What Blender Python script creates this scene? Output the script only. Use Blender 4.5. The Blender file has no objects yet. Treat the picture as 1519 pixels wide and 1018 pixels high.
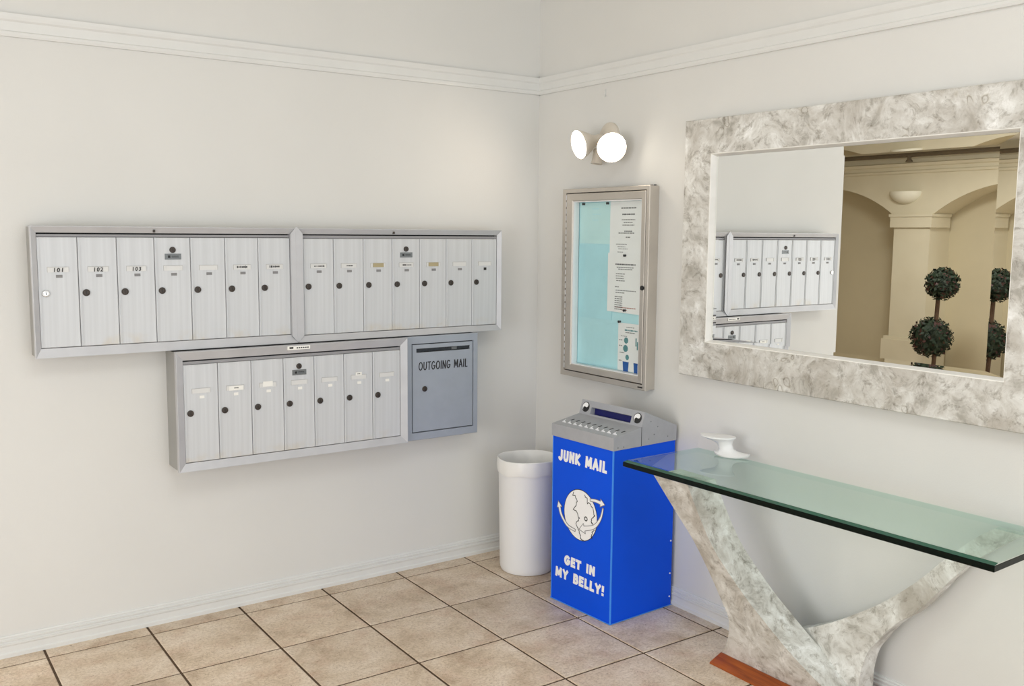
import bpy, bmesh, math, random
from mathutils import Vector, Matrix
random.seed(7)
S = bpy.context.scene
COL = S.collection
PI = math.pi

# ------------------------------------------------------------------ camera
CAM = Vector((-2.7741, -3.7528, 1.5461))
YAW, PITCH, ROLL = 0.9604396, -0.1155548, 0.0083312
cy, sy, cp, sp = math.cos(YAW), math.sin(YAW), math.cos(PITCH), math.sin(PITCH)
fw = Vector((cy * cp, sy * cp, sp)); r = Vector((sy, -cy, 0)); u = r.cross(fw)
c_, s_ = math.cos(ROLL), math.sin(ROLL)
r2 = c_ * r + s_ * u; u2 = -s_ * r + c_ * u
cd = bpy.data.cameras.new('camera'); co = bpy.data.objects.new('camera', cd); COL.objects.link(co)
co.matrix_world = Matrix(((r2.x, u2.x, -fw.x, CAM.x), (r2.y, u2.y, -fw.y, CAM.y), (r2.z, u2.z, -fw.z, CAM.z), (0, 0, 0, 1)))
cd.sensor_width = 36; cd.lens = 1411.65 / 1519 * 36; cd.clip_start = .05
S.camera = co

# ------------------------------------------------------------------ world, lights, exposure
W = bpy.data.worlds.new('World'); S.world = W; W.use_nodes = True
bg = W.node_tree.nodes['Background']; bg.inputs[0].default_value = (.93, .97, 1, 1); bg.inputs[1].default_value = 1.0

def area_light(name, loc, target, sx, sy_, power, col):
    l = bpy.data.lights.new(name, 'AREA'); l.shape = 'RECTANGLE'; l.size = sx; l.size_y = sy_; l.energy = power; l.color = col
    o = bpy.data.objects.new(name, l); COL.objects.link(o); o.location = loc
    o.rotation_euler = (Vector(target) - Vector(loc)).to_track_quat('-Z', 'Y').to_euler()
    return o
area_light('storefront_daylight', (-1.35, -5.9, 1.05), (-1.35, 0, .85), 3.0, 2.1, 40, (.93, .975, 1))
area_light('overhead_fill_light', (-1.9, -2.9, 2.96), (-1.9, -2.9, 0), 1.2, 1.2, 20, (.93, .975, 1))  # unseen overhead fill; the ceiling has no panel here
area_light('side_fill_light', (-5.85, -2.9, 1.15), (0, -1.4, .8), 2.6, 2.0, 88, (.96, .98, 1))  # added to light the mirror wall from the left; no window stands there
area_light('lobby_ceiling_light', (-4.6, .9, 2.40), (-4.6, .9, 0), .5, .5, 36, (.98, .975, .95))

S.view_settings.view_transform = 'Standard'; S.view_settings.look = 'None'
S.view_settings.gamma = 1; S.view_settings.use_curve_mapping = False
S.view_settings.exposure = 0.12
S.cycles.use_denoising = True
S.cycles.max_bounces = 10; S.cycles.diffuse_bounces = 6; S.cycles.transparent_max_bounces = 12
S.cycles.sample_clamp_indirect = 6; S.cycles.caustics_reflective = False; S.cycles.caustics_refractive = False

# ------------------------------------------------------------------ materials
def lin(v):
    v /= 255.0
    return v / 12.92 if v <= .04045 else ((v + .055) / 1.055) ** 2.4
def rgb(r_, g_, b_): return (lin(r_), lin(g_), lin(b_), 1)
MATS = {}
class NT:
    def __init__(self, name):
        self.m = bpy.data.materials.new(name); self.m.use_nodes = True
        self.t = self.m.node_tree; self.n = self.t.nodes; self.b = self.n['Principled BSDF']; self.out = self.n['Material Output']
    def node(self, typ, **kw):
        nd = self.n.new(typ)
        for k, v in kw.items():
            if k in nd.inputs.keys(): nd.inputs[k].default_value = v
            else: setattr(nd, k, v)
        return nd
    def link(self, a, b): self.t.links.new(a, b)
    def coords(self, out='Object', scale=(1, 1, 1)):
        tc = self.node('ShaderNodeTexCoord'); mp = self.node('ShaderNodeMapping'); mp.inputs['Scale'].default_value = scale
        self.link(tc.outputs[out], mp.inputs[0]); return mp.outputs[0]
    def geo(self, scale=(1, 1, 1)):
        g = self.node('ShaderNodeNewGeometry'); mp = self.node('ShaderNodeMapping'); mp.inputs['Scale'].default_value = scale
        self.link(g.outputs['Position'], mp.inputs[0]); return mp.outputs[0]
    def noise(self, vec, scale, detail=4, rough=.55, dist=0):
        nd = self.node('ShaderNodeTexNoise'); nd.inputs['Scale'].default_value = scale; nd.inputs['Detail'].default_value = detail
        nd.inputs['Roughness'].default_value = rough; nd.inputs['Distortion'].default_value = dist
        self.link(vec, nd.inputs['Vector']); return nd.outputs['Fac']
    def ramp(self, fac, stops):
        nd = self.node('ShaderNodeValToRGB'); e = nd.color_ramp.elements
        while len(e) < len(stops): e.new(.5)
        for i, (p, c) in enumerate(stops): e[i].position = p; e[i].color = c
        self.link(fac, nd.inputs[0]); return nd.outputs[0]
    def mix(self, fac, a, b, mode='MIX'):
        nd = self.node('ShaderNodeMix'); nd.data_type = 'RGBA'; nd.blend_type = mode
        for sock, v in ((nd.inputs[0], fac), (nd.inputs[6], a), (nd.inputs[7], b)):
            if hasattr(v, 'links') or hasattr(v, 'is_output'): self.link(v, sock)
            else: sock.default_value = v
        return nd.outputs[2]
    def bump(self, h, strength, dist=.01):
        nd = self.node('ShaderNodeBump'); nd.inputs['Strength'].default_value = strength; nd.inputs['Distance'].default_value = dist
        self.link(h, nd.inputs['Height']); self.link(nd.outputs[0], self.b.inputs['Normal'])
    def col(self, c):
        if hasattr(c, 'is_output'): self.link(c, self.b.inputs['Base Color'])
        else: self.b.inputs['Base Color'].default_value = c
    def set(self, rough=.5, metal=0, spec=None):
        self.b.inputs['Roughness'].default_value = rough; self.b.inputs['Metallic'].default_value = metal
        if spec is not None: self.b.inputs['Specular IOR Level'].default_value = spec
def simple(name, c, rough=.5, metal=0, var=.06, scale=8, spec=None):
    k = NT(name); f = k.noise(k.coords(), scale, 4)
    a = tuple(x * (1 - var) for x in c[:3]) + (1,); b = tuple(min(1, x * (1 + var)) for x in c[:3]) + (1,)
    k.col(k.ramp(f, [(.3, a), (.7, b)])); k.set(rough, metal, spec); MATS[name] = k.m; return k.m

k = NT('wall_paint'); v = k.geo()
k.col(k.ramp(k.noise(v, 1.2, 3), [(.3, rgb(214, 214, 212)), (.7, rgb(219, 219, 217))])); k.set(.62, 0, .3)
k.bump(k.noise(v, 160, 3, .6), .10, .004); M_WALL = k.m
M_TRIM = simple('white_trim_paint', rgb(218, 219, 218), .4, 0, .02)
M_CEIL = simple('ceiling_paint', rgb(232, 230, 222), .8, 0, .02)
k = NT('lobby_stucco'); v = k.geo()
k.col(k.ramp(k.noise(v, 2, 3), [(.3, rgb(208, 199, 174)), (.7, rgb(216, 208, 184))])); k.set(.75, 0, .2)
k.bump(k.noise(v, 120, 3, .6), .1, .004); M_STUCCO = k.m
M_STUCCO_IN = simple('shaded_niche_stucco', rgb(200, 189, 160), .8, 0, .04, 2)  # shade of the arch recess put into a darker stucco tone

k = NT('ceramic_tile'); v = k.geo(); oi = k.node('ShaderNodeObjectInfo')
mp = k.node('ShaderNodeVectorMath', operation='SCALE'); k.link(oi.outputs['Location'], mp.inputs[0]); mp.inputs['Scale'].default_value = 7.3
ad = k.node('ShaderNodeVectorMath', operation='ADD'); k.link(v, ad.inputs[0]); k.link(mp.outputs[0], ad.inputs[1]); vv = ad.outputs[0]
base = k.ramp(k.noise(vv, 5.5, 7, .66, .4), [(.3, rgb(178, 156, 132)), (.47, rgb(212, 194, 172)), (.68, rgb(230, 216, 199))])
pink = k.mix(k.ramp(k.noise(vv, 9, 5, .6), [(.5, (0, 0, 0, 1)), (.72, (.55, .55, .55, 1))]), base, rgb(200, 168, 146))
spots = k.ramp(k.noise(vv, 42, 3, .7), [(.24, rgb(132, 108, 86)), (.34, (1, 1, 1, 1))])
fine = k.ramp(k.noise(vv, 95, 4, .8), [(.36, rgb(196, 184, 170)), (.55, (1, 1, 1, 1))])
c1 = k.mix(.9, k.mix(.6, pink, fine, 'MULTIPLY'), spots, 'MULTIPLY')
vein = k.node('ShaderNodeTexVoronoi'); vein.feature = 'DISTANCE_TO_EDGE'; vein.inputs['Scale'].default_value = 4.5
nz = k.node('ShaderNodeTexNoise'); nz.inputs['Scale'].default_value = 6; nz.inputs['Detail'].default_value = 5; k.link(vv, nz.inputs['Vector'])
wv = k.node('ShaderNodeVectorMath', operation='ADD'); k.link(vv, wv.inputs[0]); k.link(nz.outputs['Color'], wv.inputs[1]); k.link(wv.outputs[0], vein.inputs['Vector'])
vm = k.ramp(vein.outputs['Distance'], [(.0, rgb(150, 120, 95)), (.012, (1, 1, 1, 1))])
c2 = k.mix(.45, c1, vm, 'MULTIPLY')
tint = k.node('ShaderNodeHueSaturation'); k.link(c2, tint.inputs['Color'])
mr = k.node('ShaderNodeMapRange'); mr.inputs['To Min'].default_value = .93; mr.inputs['To Max'].default_value = 1.06
k.link(oi.outputs['Random'], mr.inputs['Value']); k.link(mr.outputs[0], tint.inputs['Value'])
k.col(tint.outputs[0]); k.set(.42, 0, .45); k.bump(k.noise(vv, 30, 5, .6), .18, .006); M_TILE = k.m
M_GROUT = simple('dark_grout', rgb(84, 66, 50), .95, 0, .15, 40)

def aluminium(name, c, rough, metal=.55, streak=(60, 60, 1.2), stain=False):
    k = NT(name); v = k.coords('Object', streak); f = k.noise(v, 1.6, 3)
    a = tuple(x * .92 for x in c[:3]) + (1,); b = tuple(min(1, x * 1.05) for x in c[:3]) + (1,)
    cc = k.ramp(f, [(.25, a), (.75, b)])
    if stain:
        tc = k.node('ShaderNodeTexCoord'); sx = k.node('ShaderNodeSeparateXYZ'); k.link(tc.outputs['Object'], sx.inputs[0])
        mr = k.node('ShaderNodeMapRange'); mr.inputs['From Min'].default_value = -.196; mr.inputs['From Max'].default_value = -.15
        mr.inputs['To Min'].default_value = 1; mr.inputs['To Max'].default_value = 0; k.link(sx.outputs[2], mr.inputs['Value'])
        nf = k.ramp(k.noise(k.geo(), 14, 4, .6), [(.48, (0, 0, 0, 1)), (.75, (.45, .45, .45, 1))])
        mu = k.node('ShaderNodeMath', operation='MULTIPLY'); k.link(mr.outputs[0], mu.inputs[0]); k.link(nf, mu.inputs[1])
        cc = k.mix(mu.outputs[0], cc, rgb(196, 170, 110))
    k.col(cc); k.set(rough, metal); MATS[name] = k.m; return k.m
M_ALU = aluminium('anodised_aluminium_frame', rgb(190, 191, 195), .45, .3, (6, 6, 6))
M_CASE = simple('shaded_case_grey', rgb(160, 160, 158), .55, .2, .04, 8)  # grey lowered so the case sides look shaded
M_HEAD = simple('dull_grey_head_rail', rgb(146, 146, 150), .55, .2, .03, 6)
M_DOOR = aluminium('anodised_aluminium_door', rgb(202, 205, 209), .5, .18, stain=True)
M_NOTICE = aluminium('warm_aluminium_frame', rgb(198, 192, 184), .38, .6, (4, 4, 4))
M_GREYBOX = simple('grey_enamel', rgb(160, 168, 180), .45, .15, .03, 20)
M_LOCK = simple('tarnished_lock_metal', rgb(66, 59, 54), .4, .45, .25, 120)
M_LOCKNEW = simple('chrome_lock_metal', rgb(205, 203, 200), .25, .8, .1, 120)
M_DARK = simple('dark_gap', rgb(28, 28, 30), .7, 0, .1)
M_BLACK = simple('black_print', rgb(26, 26, 28), .6, 0, .05)
M_GREYINK = simple('grey_print', rgb(130, 130, 132), .7, 0, .08)
M_REDINK = simple('rust_print', rgb(176, 120, 112), .7, 0, .05)
M_CARD = simple('white_card', rgb(236, 236, 232), .5, 0, .02)
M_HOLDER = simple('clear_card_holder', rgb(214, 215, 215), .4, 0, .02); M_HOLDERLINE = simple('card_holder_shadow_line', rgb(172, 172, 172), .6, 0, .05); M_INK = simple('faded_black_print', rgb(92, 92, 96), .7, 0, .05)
M_BEIGECARD = simple('beige_card', rgb(168, 157, 124), .6, 0, .05)
M_BADGE = simple('grey_badge', rgb(112, 116, 118), .4, .4, .08, 60)
M_PAPER = simple('white_paper', rgb(238, 238, 240), .7, 0, .02)
M_CYAN = simple('cyan_paper', rgb(186, 230, 240), .65, 0, .05, 6)
M_CYAN2 = simple('pale_cyan_sheet', rgb(196, 232, 236), .45, 0, .04, 6)
M_CYAN3 = simple('deep_cyan_sheet', rgb(178, 226, 238), .45, 0, .05, 6)
M_TEALINK = simple('teal_print', rgb(88, 140, 146), .7, 0, .2, 60)
M_BLUEINK = simple('blue_print', rgb(24, 84, 160), .7, 0, .15, 60)
M_BLUE = simple('blue_plastic', rgb(0, 80, 226), .5, 0, .05, 3, .18)
M_BLUEEDGE = simple('blue_edge_highlight', rgb(60, 140, 240), .35, 0, .05, 20)  # highlight along the bright sheet edges painted as lighter blue
M_HOOD = simple('grey_hood_plastic', rgb(166, 168, 174), .45, .1, .04, 30)
M_NAVY = simple('navy_slot_lining', rgb(4, 10, 96), .5, 0, .1)
M_WHITEPRINT = simple('white_vinyl', rgb(242, 243, 246), .5, 0, .01)
M_WHITEPLASTIC = simple('white_plastic', rgb(232, 233, 235), .35, 0, .01)
M_BAG = simple('white_bin_bag', rgb(236, 236, 234), .4, 0, .02)
M_BULBBODY = simple('bulb_reflector_body', rgb(214, 206, 194), .4, 0, .03)
M_LAMPHOLDER = simple('lamp_holder_paint', rgb(206, 198, 186), .5, 0, .04, 30)
M_BARK = simple('brown_bark', rgb(84, 62, 44), .85, 0, .2, 40)
M_LEAF = simple('dark_green_leaf', rgb(24, 40, 20), .7, 0, .5, 12)
M_LEAFRED = simple('reddish_leaf', rgb(60, 28, 20), .6, 0, .3, 12)
M_TERRA = simple('clay_pot', rgb(150, 110, 84), .8, 0, .1)
M_SCONCE = simple('plaster_sconce', rgb(226, 222, 204), .6, 0, .02)
M_PIPE = simple('painted_pipe', rgb(96, 84, 64), .6, 0, .1)
k = NT('cherry_wood'); v = k.coords('Object', (30, 2.2, 30))
k.col(k.ramp(k.noise(v, 1.6, 6, .6, .6), [(.3, rgb(104, 42, 8)), (.55, rgb(150, 72, 16)), (.75, rgb(174, 92, 28))])); k.set(.3); M_WOOD = k.m

k = NT('fossil_stone_veneer'); v = k.geo()
nw = k.node('ShaderNodeTexNoise'); nw.inputs['Scale'].default_value = 5; nw.inputs['Detail'].default_value = 4; k.link(v, nw.inputs['Vector'])
sc = k.node('ShaderNodeVectorMath', operation='SCALE'); k.link(nw.outputs['Color'], sc.inputs[0]); sc.inputs['Scale'].default_value = .16
wv = k.node('ShaderNodeVectorMath', operation='ADD'); k.link(v, wv.inputs[0]); k.link(sc.outputs[0], wv.inputs[1]); vv = wv.outputs[0]
b1 = k.ramp(k.noise(vv, 13.0, 9, .64, .4), [(.34, rgb(166, 163, 156)), (.45, rgb(200, 198, 193)), (.58, rgb(220, 220, 217)), (.72, rgb(246, 247, 247))])
b2 = k.mix(k.ramp(k.noise(vv, 3.2, 8, .66, .3), [(.48, (0, 0, 0, 1)), (.66, (.8, .8, .8, 1))]), b1, rgb(164, 157, 147))
cl = k.ramp(k.noise(vv, 30, 6, .75), [(.34, rgb(150, 143, 132)), (.47, (1, 1, 1, 1))])
b3 = k.mix(.6, b2, cl, 'MULTIPLY')
crk = k.ramp(k.noise(vv, 4.6, 9, .7, 1.2), [(.488, (1, 1, 1, 1)), (.5, rgb(150, 141, 130)), (.512, (1, 1, 1, 1))])
b3 = k.mix(.22, b3, crk, 'MULTIPLY')
vo = k.node('ShaderNodeTexVoronoi'); vo.feature = 'F1'; vo.inputs['Scale'].default_value = 15; k.link(vv, vo.inputs['Vector'])
ring = k.ramp(vo.outputs['Distance'], [(.16, (1, 1, 1, 1)), (.20, rgb(176, 168, 154)), (.25, rgb(250, 248, 244)), (.30, (1, 1, 1, 1))])
sel = k.ramp(k.noise(v, 4.2, 2), [(.56, (0, 0, 0, 1)), (.6, (.7, .7, .7, 1))])
b4 = k.mix(sel, b3, ring, 'MULTIPLY')
k.col(b4); k.set(.38, 0, .45); k.bump(k.noise(vv, 40, 4), .06, .003); M_STONE = k.m

M_LITSTONE = simple('lit_stone_edge', rgb(240, 239, 235), .4, 0, .05, 14)  # same stone as the frame; strong light on the jamb put into the colour
def pane_mat(name, tint, ior=1.5, rough=0, gl=(1, 1, 1, 1)):
    m = bpy.data.materials.new(name); m.use_nodes = True; t = m.node_tree; n = t.nodes; n.remove(n['Principled BSDF'])
    tr = n.new('ShaderNodeBsdfTransparent'); tr.inputs[0].default_value = tint
    g = n.new('ShaderNodeBsdfGlossy'); g.inputs['Roughness'].default_value = rough; g.inputs[0].default_value = gl
    f = n.new('ShaderNodeFresnel'); f.inputs[0].default_value = ior; mx = n.new('ShaderNodeMixShader')
    ge = n.new('ShaderNodeNewGeometry'); fr_ = n.new('ShaderNodeMath'); fr_.operation = 'SUBTRACT'; fr_.inputs[0].default_value = 1
    mu = n.new('ShaderNodeMath'); mu.operation = 'MULTIPLY'; t.links.new(ge.outputs['Backfacing'], fr_.inputs[1])
    t.links.new(f.outputs[0], mu.inputs[0]); t.links.new(fr_.outputs[0], mu.inputs[1])
    t.links.new(mu.outputs[0], mx.inputs[0]); t.links.new(tr.outputs[0], mx.inputs[1]); t.links.new(g.outputs[0], mx.inputs[2])
    t.links.new(mx.outputs[0], n['Material Output'].inputs[0]); return m
M_GLASS = pane_mat('clear_pane', (.97, .985, .98, 1), 1.3)
M_TABLEGLASS = pane_mat('green_tabletop_glass', (.79, .90, .865, 1), 1.5, 0, (.86, .95, .93, 1))
M_TABLEUNDER = pane_mat('green_glass_underside', (.88, .94, .91, 1), 1.15)
M_GLASSEDGE = simple('bottle_green_glass_edge', rgb(3, 16, 13), .15, 0, .1, 4, .15)
M_GLASSBEVEL = simple('deep_green_glass_bevel', rgb(30, 88, 70), .12, 0, .08, 4, .3)
k = NT('mirror_silver'); k.col((.90, .91, .895, 1)); k.set(.0, 1); M_MIRROR = k.m
k = NT('lamp_lens'); k.b.inputs['Emission Color'].default_value = (1, .90, .74, 1); k.b.inputs['Emission Strength'].default_value = 9; k.col(rgb(255, 245, 225)); M_LENS = k.m
k = NT('ceiling_diffuser'); k.b.inputs['Emission Color'].default_value = (1, .92, .8, 1); k.b.inputs['Emission Strength'].default_value = 1.0; k.col(rgb(240, 235, 220)); M_DIFF = k.m

# ------------------------------------------------------------------ mesh helpers
WA = lambda s, z, d: Vector((s, -d, z))          # mailbox wall: s along x, d out of the wall
WB = lambda s, z, d: Vector((-d, -s, z))         # mirror wall: s along -y, d out of the wall
class MB:
    def __init__(self): self.bm = bmesh.new(); self.mi = 0; self.xf = None
    def P(self, p):
        p = Vector(p); return self.bm.verts.new(self.xf @ p if self.xf is not None else p)
    def face(self, vs):
        try: f = self.bm.faces.new(vs); f.material_index = self.mi; return f
        except ValueError: return None
    def prism(self, poly, vec):
        vec = Vector(vec); a = [self.P(p) for p in poly]; b = [self.P(Vector(p) + vec) for p in poly]; n = len(a)
        self.face(a); self.face(b[::-1])
        for i in range(n): self.face([a[i], a[(i + 1) % n], b[(i + 1) % n], b[i]])
    def box(self, x0, x1, y0, y1, z0, z1):
        self.prism([(x0, y0, z0), (x1, y0, z0), (x1, y1, z0), (x0, y1, z0)], (0, 0, z1 - z0))
    def sbox(self, fn, s0, s1, z0, z1, d0, d1):
        p = [fn(s0, z0, d0), fn(s1, z0, d0), fn(s1, z1, d0), fn(s0, z1, d0)]
        self.prism(p, fn(s0, z0, d1) - fn(s0, z0, d0))
    def rings(self, loops, cap0=False, cap1=False, closed=True):
        L = [[self.P(p) for p in lp] for lp in loops]; n = len(L[0])
        for a, b in zip(L, L[1:]):
            for i in range(n if closed else n - 1): self.face([a[i], a[(i + 1) % n], b[(i + 1) % n], b[i]])
        if cap0: self.face(L[0][::-1])
        if cap1: self.face(L[-1])
        return L
    def frame(self, fn, rs):
        self.rings([[fn(s0, z0, d), fn(s1, z0, d), fn(s1, z1, d), fn(s0, z1, d)] for s0, s1, z0, z1, d in rs])
    def lathe(self, prof, axis_o=(0, 0, 0), axis=(0, 0, 1), n=24, cap0=True, cap1=True, sq=1.0):
        q = Vector((0, 0, 1)).rotation_difference(Vector(axis).normalized()); o = Vector(axis_o)
        loops = [[o + q @ Vector((rr * math.cos(2 * PI * i / n), sq * rr * math.sin(2 * PI * i / n), h)) for i in range(n)] for rr, h in prof]
        return self.rings(loops, cap0, cap1)
    def tube(self, pts, rad, n=10):
        pts = [Vector(p) for p in pts]; loops = []
        for i, p in enumerate(pts):
            t = (pts[min(i + 1, len(pts) - 1)] - pts[max(i - 1, 0)]).normalized()
            q = Vector((0, 0, 1)).rotation_difference(t); rr = rad[i] if isinstance(rad, (list, tuple)) else rad
            loops.append([p + q @ Vector((rr * math.cos(2 * PI * j / n), rr * math.sin(2 * PI * j / n), 0)) for j in range(n)])
        self.rings(loops, True, True)
    def mesh(self, name, mats, smooth=False, bevel=0):
        bmesh.ops.recalc_face_normals(self.bm, faces=self.bm.faces[:])
        if bevel:
            es = [e for e in self.bm.edges if len(e.link_faces) == 2 and e.calc_face_angle(0) > .6]
            bmesh.ops.bevel(self.bm, geom=es, offset=bevel, segments=2, affect='EDGES', profile=.5, clamp_overlap=True)
        me = bpy.data.meshes.new(name); self.bm.to_mesh(me); self.bm.free()
        for m in (mats if isinstance(mats, (list, tuple)) else [mats]): me.materials.append(m)
        if smooth:
            for p in me.polygons: p.use_smooth = True
            me.set_sharp_from_angle(angle=math.radians(38))
        return me
    def build(self, name, mats, parent=None, smooth=False, bevel=0):
        return link(name, self.mesh(name, mats, smooth, bevel), parent)
def wloc(o):
    v = Vector((0, 0, 0))
    while o is not None: v = v + o.location; o = o.parent
    return v
def link(name, me, parent=None, loc=None):
    """Mesh in world coordinates -> object whose origin sits at its parent's base."""
    o = bpy.data.objects.new(name, me); COL.objects.link(o)
    if parent is not None:
        o.parent = parent
        if loc is None: me.transform(Matrix.Translation(-wloc(parent)))
    if loc is not None: o.location = loc
    return o
def at_origin(name, mb, mats, parent, origin, **kw):
    """Part with its own origin: vertices given relative to origin (world)."""
    o = link(name, mb.mesh(name, mats, **kw), parent, Vector(origin) - (wloc(parent) if parent else Vector())); return o
def thing(name, label, cat, loc, group=None):
    o = bpy.data.objects.new(name, None); COL.objects.link(o); o.location = loc; o.empty_display_size = .05
    return tag(o, label, cat, group)
def tag(o, label, cat, group=None):
    o['label'] = label; o['category'] = cat
    if group: o['group'] = group
    return o
def struct(o): o['kind'] = 'structure'; return o
def stuff(o): o['kind'] = 'stuff'; return o
def spline(pts, n=5):
    pts = [Vector(p) for p in pts]; out = []
    for i in range(len(pts) - 1):
        p0, p1, p2, p3 = pts[max(i - 1, 0)], pts[i], pts[i + 1], pts[min(i + 2, len(pts) - 1)]
        for j in range(n):
            t = j / n
            out.append(.5 * ((2 * p1) + (p2 - p0) * t + (2 * p0 - 5 * p1 + 4 * p2 - p3) * t * t + (3 * p1 - p0 - 3 * p2 + p3) * t ** 3))
    out.append(pts[-1]); return out
def text_into(mb, body, fn, s0, s1, z0, z1, d, th=.0006, shear=0, bold=0.0, space=1.0):
    """Letters as thin solid shapes fitted to a rectangle of a wall-like surface."""
    cu = bpy.data.curves.new('lettering', 'FONT'); cu.body = body; cu.size = 1; cu.shear = shear; cu.offset = bold; cu.space_character = space; cu.resolution_u = 3
    ob = bpy.data.objects.new('lettering', cu); COL.objects.link(ob); dg = bpy.context.evaluated_depsgraph_get()
    me = bpy.data.meshes.new_from_object(ob.evaluated_get(dg)); bpy.data.objects.remove(ob); bpy.data.curves.remove(cu)
    xs = [v.co.x for v in me.vertices]; ys = [v.co.y for v in me.vertices]
    ax, bx, ay, by = min(xs), max(xs), min(ys), max(ys)
    def mp(v, dd): return fn(s0 + (v.x - ax) / (bx - ax) * (s1 - s0), z0 + (v.y - ay) / (by - ay) * (z1 - z0), dd)
    vs = [mb.P(mp(v.co, d + th)) for v in me.vertices]
    for p in me.polygons: mb.face([vs[i] for i in p.vertices])
    bpy.data.meshes.remove(me)

def arc(cx, cy_, rx, ry, a0, a1, n=8): return [(cx + rx * math.cos(math.radians(a0 + (a1 - a0) * i / n)), cy_ + ry * math.sin(math.radians(a0 + (a1 - a0) * i / n))) for i in range(n + 1)]
GLY = {'J': (.5, [[(.42, 1), (.42, .28)] + arc(.22, .28, .20, .28, 0, -150)]), 'U': (.66, [[(.06, 1), (.06, .34)] + arc(.33, .34, .27, .34, 180, 360) + [(.60, 1)]]),
    'N': (.66, [[(.06, 0), (.06, 1), (.60, 0), (.60, 1)]]), 'K': (.62, [[(.06, 0), (.06, 1)], [(.58, 1), (.08, .45), (.60, 0)]]), 'M': (.86, [[(.06, 0), (.10, 1), (.43, .22), (.76, 1), (.80, 0)]]),
    'A': (.72, [[(.02, 0), (.36, 1), (.70, 0)], [(.16, .32), (.56, .32)]]), 'I': (.16, [[(.08, 0), (.08, 1)]]), 'L': (.48, [[(.06, 1), (.06, 0), (.46, 0)]]),
    'G': (.74, [arc(.38, .5, .34, .5, 50, 360, 16)[:-1] + [(.72, .44), (.44, .44)]]), 'E': (.52, [[(.48, 1), (.06, 1), (.06, 0), (.50, 0)], [(.06, .52), (.44, .52)]]), 'T': (.58, [[(.0, 1), (.58, 1)], [(.29, 1), (.29, 0)]]),
    'Y': (.64, [[(.02, 1), (.32, .48), (.62, 1)], [(.32, .48), (.32, 0)]]), 'B': (.58, [[(.06, 0), (.06, 1), (.30, 1)] + arc(.30, .76, .22, .24, 90, -90) + [(.06, .52)], [(.30, .52)] + arc(.30, .26, .26, .26, 90, -90) + [(.06, 0)]]),
    'O': (.76, [arc(.38, .5, .35, .5, 0, 360, 18)]), '!': (.2, [[(.1, 1), (.1, .52)], [(.1, .03), (.1, .0)]]), ' ': (.40, [])}
def stroke_text(m, body, fn, s0, s1, z0, z1, d, w, th=.0005, gap=.17, slant=0.0):
    """Painted block lettering as flat strokes, fitted to a rectangle; w = stroke width in metres."""
    x = 0; items = []; kk = 0
    for ch in body: adv, sts = GLY[ch]; items.append((x, sts)); x += adv + gap
    tot = x - gap; H = z1 - z0 - w; kx = (s1 - s0 - w) / tot
    for x0, sts in items:
        for st in sts:
            pts = [Vector((s0 + w / 2 + (x0 + a + slant * (b - .5)) * kx, z0 + w / 2 + b * H)) for a, b in st]
            for a, b in zip(pts, pts[1:]):
                t_ = (b - a).normalized(); n_ = Vector((-t_.y, t_.x)) * w / 2; e = t_ * w * .42
                kk += 1; m.prism([fn(q.x, q.y, d) for q in (a - e - n_, b + e - n_, b + e + n_, a - e + n_)], fn(0, 0, th + .000012 * kk) - fn(0, 0, 0))

# ------------------------------------------------------------------ the setting
m = MB(); m.box(-2.415, .16, 0, .16, 0, 3.0); struct(m.build('wall_back', M_WALL))
m = MB(); m.box(0, .16, -6.2, 0, 0, 3.0); struct(m.build('wall_right', M_WALL))
m = MB(); m.box(-2.415, -2.2, .16, 5.2, 0, 3.0); struct(m.build('wall_return', M_WALL))
m = MB(); m.box(-6.9, -2.2, 5.2, 5.36, 0, 3.0); struct(m.build('wall_lobby_end', M_STUCCO))
m = MB(); m.box(-6.9, .16, -6.2, 0.1, 3.0, 3.12); struct(m.build('ceiling', M_CEIL))
m = MB(); m.box(-6.9, -2.36, -.2, 5.2, 2.44, 3.0); struct(m.build('ceiling_lobby', M_CEIL))
m = MB(); m.box(-6.9, .16, -6.2, 5.36, -.14, -.0032); fl = struct(m.build('floor', M_GROUT))

TX, TY, GX, GY = .366, .391, .0085, .009
rot = Matrix.Rotation(-.0034, 4, 'Z')
xs = [-.4259 + TX * k_ for k_ in range(-10, 2)] + [0]
ys = [0] + [-.0981 - TY * k_ for k_ in range(0, 14)]
cache = {}
for a, b in zip(xs, xs[1:]):
    for yt, yb in zip(ys, ys[1:]):
        x0 = a + GX / 2; x1 = b - (GX / 2 if b < 0 else 0); y0 = yb + GY / 2; y1 = yt - (GY / 2 if yt < 0 else 0)
        key = (round(x1 - x0, 3), round(y1 - y0, 3))
        if key not in cache:
            w, h = key; mb = MB(); e = .0035
            loops = [[(-w / 2 + i, -h / 2 + i, z), (w / 2 - i, -h / 2 + i, z), (w / 2 - i, h / 2 - i, z), (-w / 2 + i, h / 2 - i, z)] for i, z in ((0, -.006), (0, -.0020), (e * .4, -.0006), (e, 0))]
            mb.rings(loops, False, True); cache[key] = mb.mesh('tile', M_TILE)
        p = rot @ Vector(((x0 + x1) / 2, (y0 + y1) / 2, 0))
        o = link('tile', cache[key], fl, p); o.rotation_euler.z = -.0034
# lobby floor beyond the tiled vestibule
m = MB(); m.box(-6.9, -2.415, .005, 5.2, -.003, 0); m.box(-6.9, -4.2, -6.2, .0, -.003, 0)
struct(m.build('floor_lobby', M_TILE))

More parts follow.
